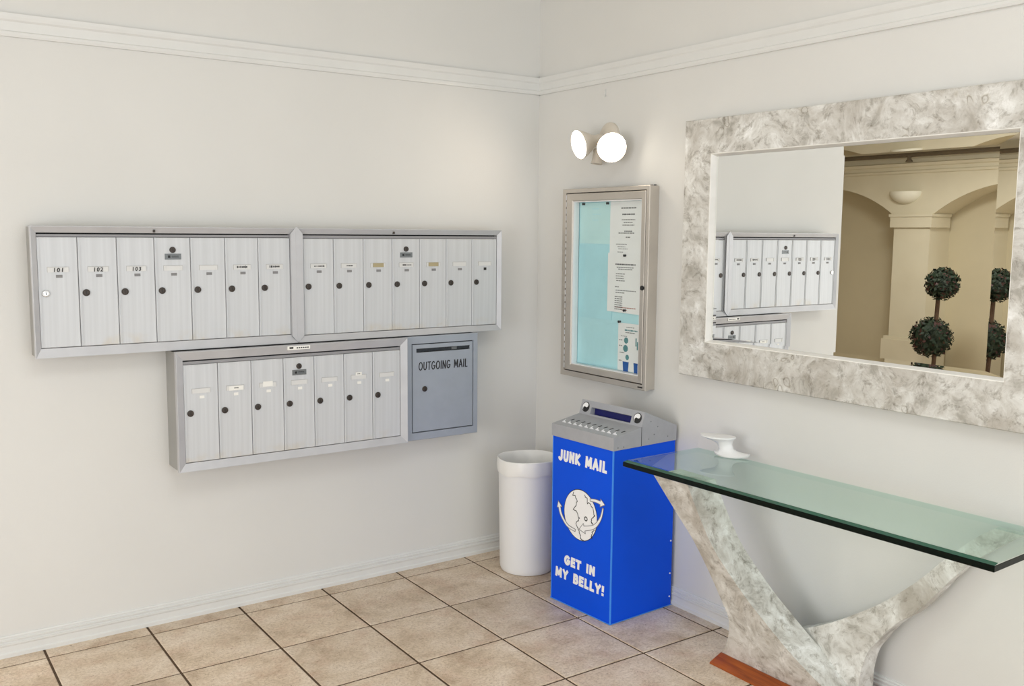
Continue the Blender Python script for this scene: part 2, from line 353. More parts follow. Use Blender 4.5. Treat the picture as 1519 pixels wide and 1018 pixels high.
def base_prof(h=.078):
    return [(0, 0), (.016, 0), (.016, .014), (.0125, .0165), (.0105, .018), (.0105, .040), (.0135, .045), (.0135, .051), (.0085, .0525), (.0085, .057), (.0115, .060), (.0115, .064), (.0065, .066), (.0065, .070), (.008, .073), (.005, h), (0, h)]
def rail_prof():
    z = 2.200
    return [(0, z), (.009, z), (.012, z + .008), (.012, z + .016), (.008, z + .020), (.008, z + .050), (.013, z + .056), (.016, z + .066), (.018, z + .077), (0, z + .077)]
def runs(name, fn, prof, s0, s1):
    mb = MB(); mb.prism([fn(s0, z, d) for d, z in prof], fn(s1, 0, 0) - fn(s0, 0, 0)); return struct(mb.build(name, M_TRIM))
runs('baseboard_back', WA, base_prof(), -2.415, 0); runs('baseboard_right', WB, base_prof(), .0, 6.2)
runs('trim_rail_back', WA, rail_prof(), -2.415, 0); runs('trim_rail_right', WB, rail_prof(), 0, 6.2)

# ------------------------------------------------------------------ mailbox banks
def lock_mesh(new=False, rad=.0125):
    mb = MB(); mb.lathe([(rad, 0), (rad, .003), (rad * .9, .0045), (rad * .62, .005), (rad * .58, .0042), (0.0001, .0042)], (0, 0, 0), (0, -1, 0), 16, False, True)
    mb.mi = 1; mb.box(-.0012, .0012, -.0047, -.004, -.005, .005)
    return mb.mesh('lock', [M_LOCKNEW if new else M_LOCK, M_DARK], True)
LOCK, LOCKNEW = lock_mesh(), lock_mesh(True); KEYLOCK = lock_mesh(False, .0115)
def slot_mesh(w=.070, h=.019):
    mb = MB()
    mb.box(-w / 2, w / 2, -.0012, 0, -h / 2, h / 2)
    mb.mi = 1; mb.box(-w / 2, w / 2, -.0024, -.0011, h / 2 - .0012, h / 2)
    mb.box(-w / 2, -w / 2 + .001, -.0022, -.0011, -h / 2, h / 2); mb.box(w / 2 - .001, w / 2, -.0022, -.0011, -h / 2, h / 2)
    mb.mi = 0; mb.box(-w / 2 + .001, -w / 2 + .008, -.0026, -.0011, -h / 2, h / 2 - .0012); mb.box(w / 2 - .008, w / 2 - .001, -.0026, -.0011, -h / 2, h / 2 - .0012)
    return mb.mesh('name_slot', [M_HOLDER, M_HOLDERLINE])
SLOT = slot_mesh()
def flat_mesh(name, mat, w, h, t=.0012):
    mb = MB(); mb.box(-w / 2, w / 2, -t, 0, -h / 2, h / 2); return mb.mesh(name, mat)
PLATE = flat_mesh('number_plate', M_GREYINK, .021, .010); PLATEW = flat_mesh('number_plate', M_CARD, .018, .011)
PLATEB = flat_mesh('number_plate', M_BLACK, .014, .012); BEIGE = flat_mesh('name_card', M_BEIGECARD, .050, .017, .0015); CARDW = flat_mesh('name_card', M_CARD, .056, .017, .0018)
def door_mesh(w, h):
    mb = MB(); g = .0008; e = .003
    loops = [[(-w / 2 + i, y, -h / 2 + i), (w / 2 - i, y, -h / 2 + i), (w / 2 - i, y, h / 2 - i), (-w / 2 + i, y, h / 2 - i)] for i, y in ((g, .018), (g, -.0005), (g + .0012, -.0022), (g + e, -.0028), (g + e + .002, -.0024))]
    mb.rings(loops, True, True)
    mb.box(-w / 2 + .0045, -w / 2 + .0085, -.0045, -.002, -h / 2 + .004, h / 2 - .004)
    return mb.mesh('mailbox_door', M_DOOR)
def scribble(mb, cx, cz, w, h, seed, y=-.0021):
    rr = random.Random(seed); x = cx - w / 2
    while x < cx + w / 2:
        ww = rr.uniform(.002, .006); hh = h * rr.uniform(.35, .9); mb.box(x, min(x + ww, cx + w / 2), y - .0003, y, cz - hh / 2, cz + hh / 2); x += ww + rr.uniform(.0006, .002)
def bank(label, x0, x1, z0, z1, d, in0, in1, zdt, zdb, zin, kind, hasleft=True):
    t = thing('mailbox_bank', label, 'mailbox', ((x0 + x1) / 2, 0, z0), 'wall mounted mailbox banks')
    # case
    m = MB(); m.frame(WA, [(x0 + .004, x1 - .004, z0 + .004, z1 - .004, 0), (x0 + .004, x1 - .004, z0 + .004, z1 - .004, d - .008)])
    m.mi = 1; m.sbox(WA, in0 - .002, in1 + .002, zdb - .004, zin, d - .026, d - .024)
    m.build('case', [M_CASE, M_DARK], t)
    m = MB(); m.frame(WA, [(x0, x1, z0, z1, d - .012), (x0, x1, z0, z1, d - .004), (x0 + .0012, x1 - .0012, z0 + .0012, z1 - .0012, d + .008), (x0 + .003, x1 - .003, z0 + .003, z1 - .003, d + .008),
        (in0, in1, zdb - .0008, zin + .001, d - .0005), (in0, in1, zdb - .0008, zin, d - .024)])
    m.build('frame', M_ALU, t)
    m = MB(); m.sbox(WA, in0 + .001, in1 - .001, zdt + .001, zin - .0045, d - .024, d - .003); m.build('head_rail', M_HEAD, t)
    W_ = (in1 - in0) / 7; H = zdt - zdb; dm = door_mesh(W_, H); zc = (zdt + zdb) / 2
    for i in range(7):
        xc = in0 + W_ * (i + .5)
        dr = link('mailbox_door', dm, t, Vector((xc, -(d - .004), zc)) - wloc(t))
        zl, zs, zp = {'low': (.853, .938, .913)}.get(kind, (1.3205, 1.404, 1.3805))
        new = kind == 'a' and i < 1
        F = -.0026
        lk = link('lock', LOCKNEW if new else LOCK, dr, (-W_ / 2 + .0235, F, zl - zc))
        if new: lk['label'] = 'bright chrome cylinder lock'
        link('name_slot', SLOT, dr, (0, F, zs - zc))
        pm = PLATEW if kind == 'low' else (PLATEB if (kind == 'b' and i == 6) else PLATE)
        link('number_plate', pm, dr, (.003, F, zp - zc))
        pr = MB()
        if kind == 'a':
            if i < 3:
                txt = ['101', '102', '103'][i]
                text_into(pr, txt, lambda s, z, dd: Vector((s, -dd, z)), -.014, .016, zs - zc - .009, zs - zc + .006, .0058, .0004, .1, .02, 1.25)
            elif i >= 5: scribble(pr, 0, zs - zc, .042, .011, 30 + i, F - .0012)
        if kind == 'b':
            if i in (0, 1, 3): scribble(pr, .004, zs - zc - .001, (.046, .028, .042)[(0, 1, 3).index(i)], .008, 50 + i, F - .0012)
            if i in (2, 4):
                o = link('name_card', BEIGE, dr, (.001, F - .0010, zs - zc)); o['label'] = 'beige name card'
        if kind == 'low':
            if i == 1: link('name_card', CARDW, dr, (.003, F - .001, zs - zc - .002)); scribble(pr, .004, zs - zc - .001, .016, .007, 77, F - .0029)
            if i == 5: link('name_card', CARDW, dr, (.0, F - .001, zs - zc + .013)).scale = (.5, 1, .8); scribble(pr, 0, zs - zc + .013, .012, .006, 78, F - .0029)
            if i == 2: link('name_card', CARDW, dr, (.0, F - .001, zs - zc + .004)).scale = (.7, 1, 1.2)
        if len(pr.bm.verts): stuff(link('printed_name', pr.mesh('printed_name', M_BLACK), dr, (0, 0, 0)))
        else: pr.bm.free()
        if i == 3:
            zk = {'low': 1.003}.get(kind, 1.4715)
            link('lock', KEYLOCK, dr, (0, F, zk - zc))['label'] = 'upper master lock'
            bd = link('badge', flat_mesh('badge', M_BADGE, .060, .022), dr, (.001, F, zk - .0252 - zc))
            pr = MB(); pr.box(-.018, -.009, F - .0017, F - .0012, zk - .030 - zc, zk - .021 - zc); pr.box(-.004, .022, F - .0016, F - .0012, zk - .0245 - zc, zk - .0225 - zc); pr.box(-.004, .022, F - .0016, F - .0012, zk - .029 - zc, zk - .0275 - zc)
            stuff(link('badge_print', pr.mesh('badge_print', M_BLACK), dr, (0, 0, 0)))
    if kind in 'ab':
        m = MB(); xc = (in0 + in1) / 2 - (.066 if kind == 'a' else .062)
        m.sbox(WA, xc - .004, xc + .004, zin + .004, zin + .014, d - .002, d + .008); m.build('latch', M_LOCK, t, bevel=.001)
    return t
b1 = bank('upper left mailbox bank whose first three doors read 101 to 103', -2.250, -1.284, 1.093, 1.557, .10, -2.2300, -1.3090, 1.518, 1.128, 1.532, 'a')
b2 = bank('upper right mailbox bank with two beige name cards, nearest the corner', -1.283, -.285, 1.093, 1.557, .10, -1.2560, -.3080, 1.516, 1.122, 1.532, 'b')
b3 = bank('lower deeper mailbox bank beside the grey outgoing mail box', -1.785, -.802, .628, 1.0915, .14, -1.7570, -.8350, 1.040, .662, 1.056, 'low')
m = MB(); xl, xr, xm = -1.309, -1.259, -1.284
m.prism([WA(x, z, .1065) for x, z in ((xm, 1.563), (xl, 1.535), (xl, 1.123), (xm, 1.096), (xr, 1.123), (xr, 1.535))], WA(0, 0, .004) - WA(0, 0, 0))
m.prism([WA(xm - .004, 1.545, .1103), WA(xm + .004, 1.545, .1103), WA(xm + .004, 1.115, .1103), WA(xm - .004, 1.115, .1103)], WA(0, 0, .0008) - WA(0, 0, 0))
tag(m.build('joint_strip', M_ALU), 'pointed upright aluminium strip covering the joint between the two upper mailbox banks', 'trim strip')
m = MB(); m.sbox(WA, -1.346, -1.250, 1.0715, 1.0865, .1425, .1475); o = m.build('sticker', M_CARD, b3); o['label'] = 'white sticker on top rail'
m = MB(); m.sbox(WA, -1.338, -1.322, 1.076, 1.083, .1473, .1479)
for i in range(6): m.sbox(WA, -1.308 + i * .009, -1.302 + i * .009, 1.0765, 1.081, .1473, .1479)
stuff(m.build('sticker_print', M_BLACK, o))

# outgoing mail box
OX0, OX1, OZ0, OZ1, OD = -.797, -.424, .627, 1.0905, .12
t = thing('outgoing_mail_box', 'blue grey outgoing mail box with a slot, right of the lower mailbox bank', 'mailbox', (-.61, 0, OZ0))
m = MB(); m.frame(WA, [(OX0 + .003, OX1 - .003, OZ0 + .003, OZ1 - .003, 0), (OX0 + .003, OX1 - .003, OZ0 + .003, OZ1 - .003, OD - .01)]); m.build('case', M_GREYBOX, t)
m = MB(); m.frame(WA, [(OX0, OX1, OZ0, OZ1, OD - .012), (OX0, OX1, OZ0, OZ1, OD - .002), (OX0 + .002, OX1 - .002, OZ0 + .002, OZ1 - .002, OD), (-.768, -.447, .660, 1.058, OD), (-.7665, -.4485, .6615, 1.0565, OD - .012)])
m.mi = 1; m.sbox(WA, -.768, -.447, .660, 1.058, OD - .014, OD - .012); m.build('frame', [M_GREYBOX, M_DARK], t)
m = MB(); DZ = OD - .001
m.frame(WA, [(-.7635, -.4515, .6645, 1.0535, DZ - .011), (-.7635, -.4515, .6645, 1.0535, DZ - .001), (-.7625, -.4525, .6655, 1.0525, DZ), (-.744, -.467, 1.018, 1.036, DZ), (-.744, -.467, 1.018, 1.036, DZ - .010)])
m.mi = 1; m.sbox(WA, -.744, -.467, 1.018, 1.036, DZ - .0105, DZ - .0095)
dr = m.build('door', [M_GREYBOX, M_DARK], t)
m = MB(); m.sbox(WA, -.744, -.467, 1.022, 1.0355, DZ - .007, DZ - .004); m.build('slot_flap', simple('slot_flap_steel', rgb(52, 56, 62), .4, .5, .2, 60), dr)
m = MB(); m.sbox(WA, -.562, -.535, 1.022, 1.034, DZ - .004, DZ - .002); m.build('flap_catch', M_BADGE, dr)
m = MB(); stroke_text(m, 'OUTGOING MAIL', WA, -.7335, -.4785, .938, .976, DZ, .0042, .0004, .26, .06); stuff(m.build('lettering', M_BLACK, dr))
link('lock', LOCK, dr, Vector((-.703, -DZ, .855)) - wloc(dr))

# ------------------------------------------------------------------ notice board cabinet
NB = dict(s0=.262, s1=.842, z0=.889, z1=1.744, d=.055)
t = thing('notice_board', 'aluminium framed glass notice cabinet with cyan lining on the wall', 'notice board', (0, -.55, NB['z0']))
m = MB(); m.frame(WB, [(.264, .840, .891, 1.742, 0), (.264, .840, .891, 1.742, .035), (.262, .842, .889, 1.744, .036), (.262, .842, .889, 1.744, .053), (.264, .840, .891, 1.742, .055), (.289, .823, .913, 1.727, .055), (.290, .822, .914, 1.726, .028)])
m.sbox(WB, .266, .838, .893, 1.740, .001, .006); m.build('case', M_NOTICE, t)
m = MB(); m.sbox(WB, .31, .81, .92, 1.71, .006, .014); m.build('lining', M_CYAN, t)
m = MB(); m.frame(WB, [(.293, .819, .917, 1.723, .030), (.293, .819, .917, 1.723, .054), (.295, .817, .919, 1.721, .056), (.330, .793, .941, 1.693, .053), (.334, .790, .945, 1.689, .048), (.334, .790, .945, 1.689, .034)])
dr = m.build('door', M_NOTICE, t)
m = MB(); m.frame(WB, [(.3342, .7898, .9452, 1.6888, .0485), (.3342, .7898, .9452, 1.6888, .018), (.3382, .7858, .9492, 1.6848, .018), (.3382, .7858, .9492, 1.6848, .0485), (.3342, .7898, .9452, 1.6888, .0485)]); m.build('inner_lip', M_WHITEPLASTIC, dr)
m = MB(); m.sbox(WB, .336, .788, .947, 1.687, .036, .0385); m.build('glass_pane', M_GLASS, dr)
m = MB(); m.lathe([(.010, 0), (.010, .006), (.008, .008)], WB(.811, 1.321, .054), (-1, 0, 0), 14); m.build('lock', M_DARK, dr, True)
m = MB()
for i in range(26): m.sbox(WB, .2895, .2925, .925 + i * .0308, .925 + i * .0308 + .022, .054, .0565)
h = stuff(m.build('hinge', M_WHITEPLASTIC, t)); h['label'] = 'piano hinge knuckles'
m = MB(); m.sbox(WB, .795, .825, .898, .904, .0548, .0555); m.build('maker_plate', M_DARK, t)
for a in (.815, .835): m = MB(); m.lathe([(.006, 0), (.006, .004)], WB(a, 1.744, .02), (0, 0, 1), 8); m.build('screw', M_DARK, t)

def notice(label, s0, s1, z0, z1, d, mat, draw=None, pins=(), name='notice_paper', cat='paper', skew=0):
    t = thing(name, label, cat, WB((s0 + s1) / 2, z0, d))
    m = MB(); p = [(s0, z0), (s1, z0 - skew), (s1, z1 - skew * .3), (s0, z1)]
    m.prism([WB(a, b, d) for a, b in p], WB(0, 0, .0006) - WB(0, 0, 0)); m.build('sheet', mat, t)
    if draw:
        for nm, mt, fn in draw:
            m = MB(); fn(m, d + .0006); stuff(m.build(nm, mt, t))
    for a, b in pins:
        m = MB(); m.lathe([(.0055, 0), (.004, .005), (.006, .010)], WB(a, b, d), (-1, 0, 0), 10); m.build('push_pin', M_BLACK, t)
    return t
def lines(rows, seed):
    def f(m, d):
        rr = random.Random(seed)
        for (c, z, w, h) in rows:
            x = c - w / 2
            while x < c + w / 2 - .002:
                ww = rr.uniform(.006, .016); e = min(x + ww, c + w / 2); m.sbox(WB, x, e, z - h / 2, z + h / 2, d, d + .0003); x = e + .0025
    return f
notice('pale cyan sheet pinned at the top left of the notice cabinet', .345, .560, 1.50, 1.682, .0150, M_CYAN2, [('print', M_CYAN, lines([(.45, 1.655, .05, .004), (.46, 1.63, .055, .004), (.45, 1.605, .04, .004)], 3))], [(.372, 1.677), (.538, 1.677)])
notice('tall deep cyan sheet in the middle left of the notice cabinet', .340, .575, 1.165, 1.495, .0156, M_CYAN3)
notice('cyan sheet with creased top edge at the bottom left of the notice cabinet', .338, .640, .950, 1.150, .0152, M_CYAN, skew=-.012)
R1 = [(.672, 1.655, .095, .006), (.672, 1.605, .085, .004), (.672, 1.593, .06, .004), (.672, 1.582, .075, .004), (.66, 1.548, .10, .005), (.672, 1.53, .03, .005), (.63, 1.50, .07, .003), (.63, 1.489, .05, .003), (.64, 1.48, .06, .003), (.625, 1.466, .04, .003)]
notice('white typed page pinned at the top right of the notice cabinet', .553, .782, 1.440, 1.684, .0158, M_PAPER, [('print', M_GREYINK, lines(R1, 5)), ('heading', M_INK, lines([(.672, 1.628, .08, .006), (.672, 1.556, .05, .004)], 8))])
R2 = [(.66, 1.400, .11, .004), (.66, 1.392, .09, .004), (.63, 1.372, .06, .004), (.625, 1.362, .05, .004), (.625, 1.352, .05, .004), (.63, 1.342, .055, .004), (.61, 1.315, .03, .004), (.665, 1.30, .13, .004), (.63, 1.29, .06, .004)] + [(.62, 1.272 - .009 * i, .05, .0045) for i in range(7)]
notice('white typed page with a list, middle right of the notice cabinet', .545, .782, 1.205, 1.462, .0174, M_PAPER, [('print', M_GREYINK, lines(R2, 11)), ('heading', M_INK, lines([(.66, 1.413, .13, .006)], 13)), ('red_line', M_REDINK, lines([(.665, 1.226, .14, .004), (.66, 1.216, .04, .003)], 14))], [(.660, 1.452), (.665, 1.215)], skew=.004)
def pics(m, d):
    for a, b, q in ((.675, 1.085, .014), (.672, 1.050, .016), (.684, 1.012, .012)):
        m.lathe([(q, 0), (q, .0003)], WB(a, b, d), (-1, 0, 0), 9)
    for a, b in ((.735, 1.085), (.744, 1.07), (.752, 1.09)): m.sbox(WB, a, a + .007, b - .02, b + .015, d, d + .0003)
def bins(m, d):
    for a in (.675, .745):
        m.prism([WB(a - .020, .992, d), WB(a + .020, .992, d), WB(a + .015, .945, d), WB(a - .015, .945, d)], WB(0, 0, .0003) - WB(0, 0, 0))
notice('recycling leaflet with small green pictures and two blue bins, bottom right of the cabinet', .622, .782, .951, 1.160, .0166, M_PAPER, [('print', M_GREYINK, lines([(.70, 1.143, .05, .003), (.70, 1.120, .06, .004), (.66, 1.103, .04, .003), (.64, 1.085, .02, .004), (.64, 1.06, .02, .004), (.65, 1.03, .03, .004), (.64, .995, .02, .004)], 21)), ('heading', M_TEALINK, lines([(.705, 1.130, .08, .006)], 22)), ('picture', M_TEALINK, pics), ('bin_picture', M_BLUEINK, bins)], [(.632, 1.164)])

# ------------------------------------------------------------------ mirror
t = thing('wall_mirror', 'large mirror in a wide mottled stone frame above the console', 'mirror', (0, -1.75, .985))
S0, S1, Z0, Z1 = 1.024, 2.476, .986, 1.984; I0, I1, J0, J1 = 1.166, 2.334, 1.130, 1.849
m = MB(); m.frame(WB, [(S0, S1, Z0, Z1, 0), (S0, S1, Z0, Z1, .043), (S0 + .003, S1 - .003, Z0 + .003, Z1 - .003, .046), (I0 - .003, I1 + .003, J0 - .003, J1 + .003, .046), (I0 - .002, I1 + .002, J0 - .002, J1 + .002, .012)])
m.build('frame', M_STONE, t)
m = MB(); m.frame(WB, [(I0 - .003, I1 + .003, J0 - .003, J1 + .003, .0455), (I0 - .001, I1 + .001, J0 - .001, J1 + .001, .0455), (I0, I1, J0, J1, .0445), (I0 + .010, I1 - .010, J0 + .008, J1 - .009, .022)]); o = m.build('inner_lip', M_LITSTONE, t); o['label'] = 'inner edge of the frame, tinted pale as if brightly lit'
m = MB(); tn = math.tan(math.radians(2.0)); d0 = .024; bl, br, bb, bt = .022, .056, .012, .030       # bevel widths
I0, I1, J0, J1 = I0 + .0095, I1 - .0095, J0 + .0075, J1 - .0085
inner = [WB(I0 + bl, J0 + bb, d0), WB(I1 - br, J0 + bb, d0), WB(I1 - br, J1 - bt, d0), WB(I0 + bl, J1 - bt, d0)]
vi = [m.P(p) for p in inner]; m.face(vi)
sides = [(bb, (I0, J0), (I1, J0)), (br, (I1, J0), (I1, J1)), (bt, (I1, J1), (I0, J1)), (bl, (I0, J1), (I0, J0))]
for i, (w_, p_, q_) in enumerate(sides):
    f_ = m.face([vi[i], vi[(i + 1) % 4], m.P(WB(q_[0], q_[1], d0 + w_ * tn)), m.P(WB(p_[0], p_[1], d0 + w_ * tn))])
m.build('bevelled_glass', M_MIRROR, t)

# ------------------------------------------------------------------ twin flood lamp
t = thing('wall_lamp', 'twin white floodlight with two lit reflector bulbs above the notice cabinet', 'lamp', (0, -.53, 1.96))
m = MB(); m.lathe([(.062, 0), (.062, .010), (.054, .018), (.030, .024), (.0, .025)], (0, -.525, 1.965), (-1, 0, 0), 24, True, False); m.build('backplate', M_LAMPHOLDER, t, True)
def bulb(face, n, elbow):
    face, n = Vector(face), Vector(n).normalized(); end = face - n * .115
    m = MB(); m.tube([Vector((-.015, -.525, 1.965)), Vector(elbow), end - n * .012, end + n * .01], [.012, .012, .02, .022], 12); m.build('arm', M_LAMPHOLDER, t, True)
    m = MB(); m.lathe([(.021, -.006), (.024, 0), (.024, .03), (.030, .045), (.044, .070), (.058, .095), (.0625, .108), (.0615, .114)], end, n, 28, True, False); b = m.build('reflector_bulb', M_BULBBODY, t, True)
    m = MB(); m.lathe([(.0615, .112), (.055, .117), (.035, .121), (.0005, .123)], end, n, 28, False, True); m.build('lens', M_LENS, b, True)
bulb((-.15, -.489, 1.925), (-.97, .16, -.26), (-.035, -.505, 1.96))
sl = bpy.data.lights.new('flood_beam', 'SPOT'); sl.energy = 3.6; sl.color = (1, .80, .62); sl.spot_size = 2.5; sl.spot_blend = .9; sl.shadow_soft_size = .05
so = bpy.data.objects.new('flood_beam', sl); COL.objects.link(so); so.parent = t; so.location = Vector((-.165, -.485, 1.92)) - wloc(t); so.rotation_euler = Vector((-.75, .6, -.45)).to_track_quat('-Z', 'Y').to_euler()
bulb((-.115, -.668, 1.903), (-.50, -.82, -.25), (-.04, -.545, 1.955))
sl = bpy.data.lights.new('flood_beam', 'SPOT'); sl.energy = 4; sl.color = (1, .88, .74); sl.spot_size = 2.4; sl.spot_blend = .9; sl.shadow_soft_size = .05
so = bpy.data.objects.new('flood_beam', sl); COL.objects.link(so); so.parent = t; so.location = Vector((-.125, -.685, 1.898)) - wloc(t); so.rotation_euler = Vector((-.50, -.82, -.30)).to_track_quat('-Z', 'Y').to_euler()
m = MB(); m.tube([(-.015, -.515, 1.945), (-.035, -.50, 1.925), (-.045, -.497, 1.905)], .011, 10); m.lathe([(.020, 0), (.024, .01), (.021, .02), (.023, .055), (.026, .065)], (-.043, -.497, 1.912), (-.15, .02, -1), 14); m.build('sensor', M_LAMPHOLDER, t, True)

m = MB(); m.tube([WB(.487, 2.172, .003), WB(.487, 2.150, .004), WB(.489, 2.142, .008), WB(.494, 2.1405, .012), WB(.498, 2.146, .013)], .0022, 6)
tag(m.build('wall_hook', M_TRIM, None, True), 'thin white wire hook on the wall above the floodlight', 'hook')

# ------------------------------------------------------------------ white waste bin
CX, CY = -.262, -.296
t = thing('waste_bin', 'round white plastic waste bin with bag, in the corner', 'bin', (CX, CY, 0))
m = MB(); m.lathe([(.112, 0), (.119, .003), (.124, .014), (.126, .03), (.135, .515), (.137, .522), (.133, .522), (.124, .03), (.0, .02)], (CX, CY, 0), (0, 0, 1), 48, True, False); m.build('body', M_WHITEPLASTIC, t, True)
m = MB(); n = 60; loops = []
for rr, hh, am in ((.1385, .462, .5), (.1405, .470, 1), (.1412, .490, 1), (.1405, .512, .6), (.1395, .524, .4), (.136, .5275, .3), (.131, .522, .4), (.126, .500, 1.5), (.122, .46, 2.5), (.115, .38, 4), (.10, .30, 5)):
    loops.append([(CX + (rr + am * .0011 * math.sin(5 * a + hh * 40) + am * .0011 * math.sin(13 * a + 3 * hh)) * math.cos(a), CY + (rr + am * .0011 * math.sin(5 * a + hh * 40) + am * .0011 * math.sin(13 * a + 3 * hh)) * math.sin(a), hh + .002 * math.sin(3 * a + 1) + (.003 * math.sin(7 * a) if hh < .47 else 0)) for a in [2 * PI * i / n for i in range(n)]])
m.rings(loops); m.build('bin_liner', M_BAG, t, True)

# ------------------------------------------------------------------ junk mail bin
TH = math.radians(3.0); UX = Vector((math.cos(TH), math.sin(TH), 0)); VY = Vector((-math.sin(TH), math.cos(TH), 0)); O = Vector((-.371, -1.0115, 0))
JB = lambda u_, v_, z: O + UX * u_ + VY * v_ + Vector((0, 0, z))
JF = lambda s, z, d: O + UX * (-d) + VY * (.362 - s) + Vector((0, 0, z))     # front face, s from the left edge
JW, JD = .362, .352
t = thing('junk_mail_bin', 'tall blue junk mail bin with grey monster mouth hood', 'bin', JB(JD / 2, JW / 2, 0))
m = MB(); m.prism([JB(0, 0, .002), JB(JD, 0, .002), JB(JD, JW, .002), JB(0, JW, .002)], (0, 0, .712)); m.build('body', M_BLUE, t, bevel=.004)
for u_, v_ in ((0, 0), (0, JW)): m = MB(); m.prism([JB(u_ - .0012, v_ + q, .004) for q in (0,)] + [JB(u_ + .004, v_ - .0012 if v_ == 0 else v_ + .0012, .004), JB(u_ + .004, v_ + (.001 if v_ == 0 else -.001), .004), JB(u_ - .0002, v_ + (.004 if v_ == 0 else -.004), .004), JB(u_ - .0012, v_ + (.004 if v_ == 0 else -.004), .004)], (0, 0, .705)); m.build('corner_edge', M_BLUEEDGE, t)
for a, b in ((JB(-.002, -.002, 0), JB(-.002, JW + .002, 0)), (JB(-.002, -.002, 0), JB(JD, -.002, 0))): m = MB(); m.tube([a + Vector((0, 0, .003)), b + Vector((0, 0, .003))], .002, 6); m.build('bottom_edge', M_BLUEEDGE, t)
# hood: side profile (u, z)
e = .004
m = MB()
prof = [(-e, .706), (-e, .757), (.148, .783), (.166, .842), (JD, .768), (JD, .706)]
SL0, SL1 = .062, .300                                                     # slot span across the width (v from the right side)
for v0, v1 in ((-e, SL0), (SL1, JW + e)): m.prism([JB(a, v0, b) for a, b in prof], VY * (v1 - v0))
low = [(-e, .706), (-e, .757), (.148, .783), (.150, .789), (JD, .740), (JD, .706)]; m.prism([JB(a, SL0, b) for a, b in low], VY * (SL1 - SL0))
upp = [(.1585, .817), (.166, .842), (JD, .768), (JD, .745)]; m.prism([JB(a, SL0, b) for a, b in upp], VY * (SL1 - SL0))
m.build('hood', M_HOOD, t)
m = MB(); m.prism([JB(.175, SL0, .78), JB(.178, SL0, .78), JB(.186, SL0, .825), JB(.182, SL0, .825)], VY * (SL1 - SL0)); m.build('slot_lining', M_NAVY, t)
m = MB(); m.prism([JB(.1475, -e - .0006, .707), JB(.1495, -e - .0006, .707), JB(.1495, -e - .0006, .783), JB(.1475, -e - .0006, .783)], VY * .0012)
m.build('hood_seam', M_DARK, t)
# teeth along the front lip
tm = MB(); tm.prism([(0, -.0145, 0), (0, .0125, 0), (-.004, -.0155, .0165), (-.002, -.006, .008)], (.0028, 0, 0)); TOOTH = tm.mesh('tooth', M_WHITEPRINT)
for i in range(10):
    v_ = JW - .032 - i * .0335; p = JB(.030, v_, .7618)
    o = link('tooth', TOOTH, t, p - wloc(t)); o.rotation_euler.z = TH
m = MB()
for i in range(10):
    v_ = JW - .036 - i * .0335; m.prism([JB(.062, v_, .7685), JB(.080, v_ - .003, .7716), JB(.079, v_ - .010, .7714), JB(.060, v_ - .006, .7681)], (0, 0, .0006))
stuff(m.build('tooth_shadow', M_DARK, t))  # shadows of the teeth laid on the tray as dark flat patches
# eyes: a disc split in two by a wave
slope = Vector(JB(.166, 0, .842) - JB(.148, 0, .783)).normalized(); FN = VY.cross(slope); FN = -FN if FN.dot(UX) > 0 else FN
for v_ in (.028, JW - .028):
    cpt = JB(.1575, v_, .8135) + FN * .0004
    def E(a, b, h): return cpt - VY * a + slope * b + FN * h
    rr = .0215; m = MB(); m.prism([E(rr * math.cos(2 * PI * i / 28), rr * math.sin(2 * PI * i / 28), 0) for i in range(28)], FN * .0015); ey = m.build('eye_emblem', M_BLACK, t)
    q = rr * .86; pts = [(q * math.cos(a), q * math.sin(a)) for a in [PI / 2 + PI * i / 14 for i in range(15)]]
    pts += [(.5 * q * math.cos(a), -.5 * q + .5 * q * math.sin(a)) for a in [-PI / 2 + PI * i / 8 + PI * 0 for i in range(1, 8)][::1]] if False else []
    low_ = [(-.5 * q * math.sin(PI * i / 8), -.5 * q - .5 * q * math.cos(PI * i / 8)) for i in range(1, 8)]
    up_ = [(.5 * q * math.sin(PI * i / 8), .5 * q - .5 * q * math.cos(PI * i / 8)) for i in range(0, 8)]
    ca, sa = math.cos(-.55), math.sin(-.55)
    pts = [(a * ca - b * sa, a * sa + b * ca) for a, b in pts + low_ + up_]
    m = MB(); m.prism([E(a, b, .0015) for a, b in pts], FN * .0006); m.build('eye_white', M_WHITEPRINT, ey)
# hood and side screws
m = MB()
for u_, z in ((.02, .716), (.05, .716), (.19, .73), (.22, .745), (.20, .80), (.24, .775), (.30, .728)): m.lathe([(.0026, 0), (.002, .0012)], JB(u_, -e, z), tuple(-VY), 8)
stuff(m.build('hood_rivet', M_BADGE, t))
for z in (.04, .14, .28): 
    m = MB(); m.lathe([(.0038, 0), (.003, .002)], JB(JD - .012, 0, z), tuple(-VY), 8); m.build('rivet', M_WHITEPRINT, t)
# lettering
def letters(body, s0, s1, z0, z1):
    m = MB(); stroke_text(m, body, JF, s0, s1, z0, z1, .0003, .0118, .0006, .34, .05); stuff(m.build('lettering', M_WHITEPRINT, t))
letters('JUNK MAIL', .036, .330, .608, .657); letters('GET IN', .082, .272, .172, .214); letters('MY BELLY!', .026, .328, .106, .150)
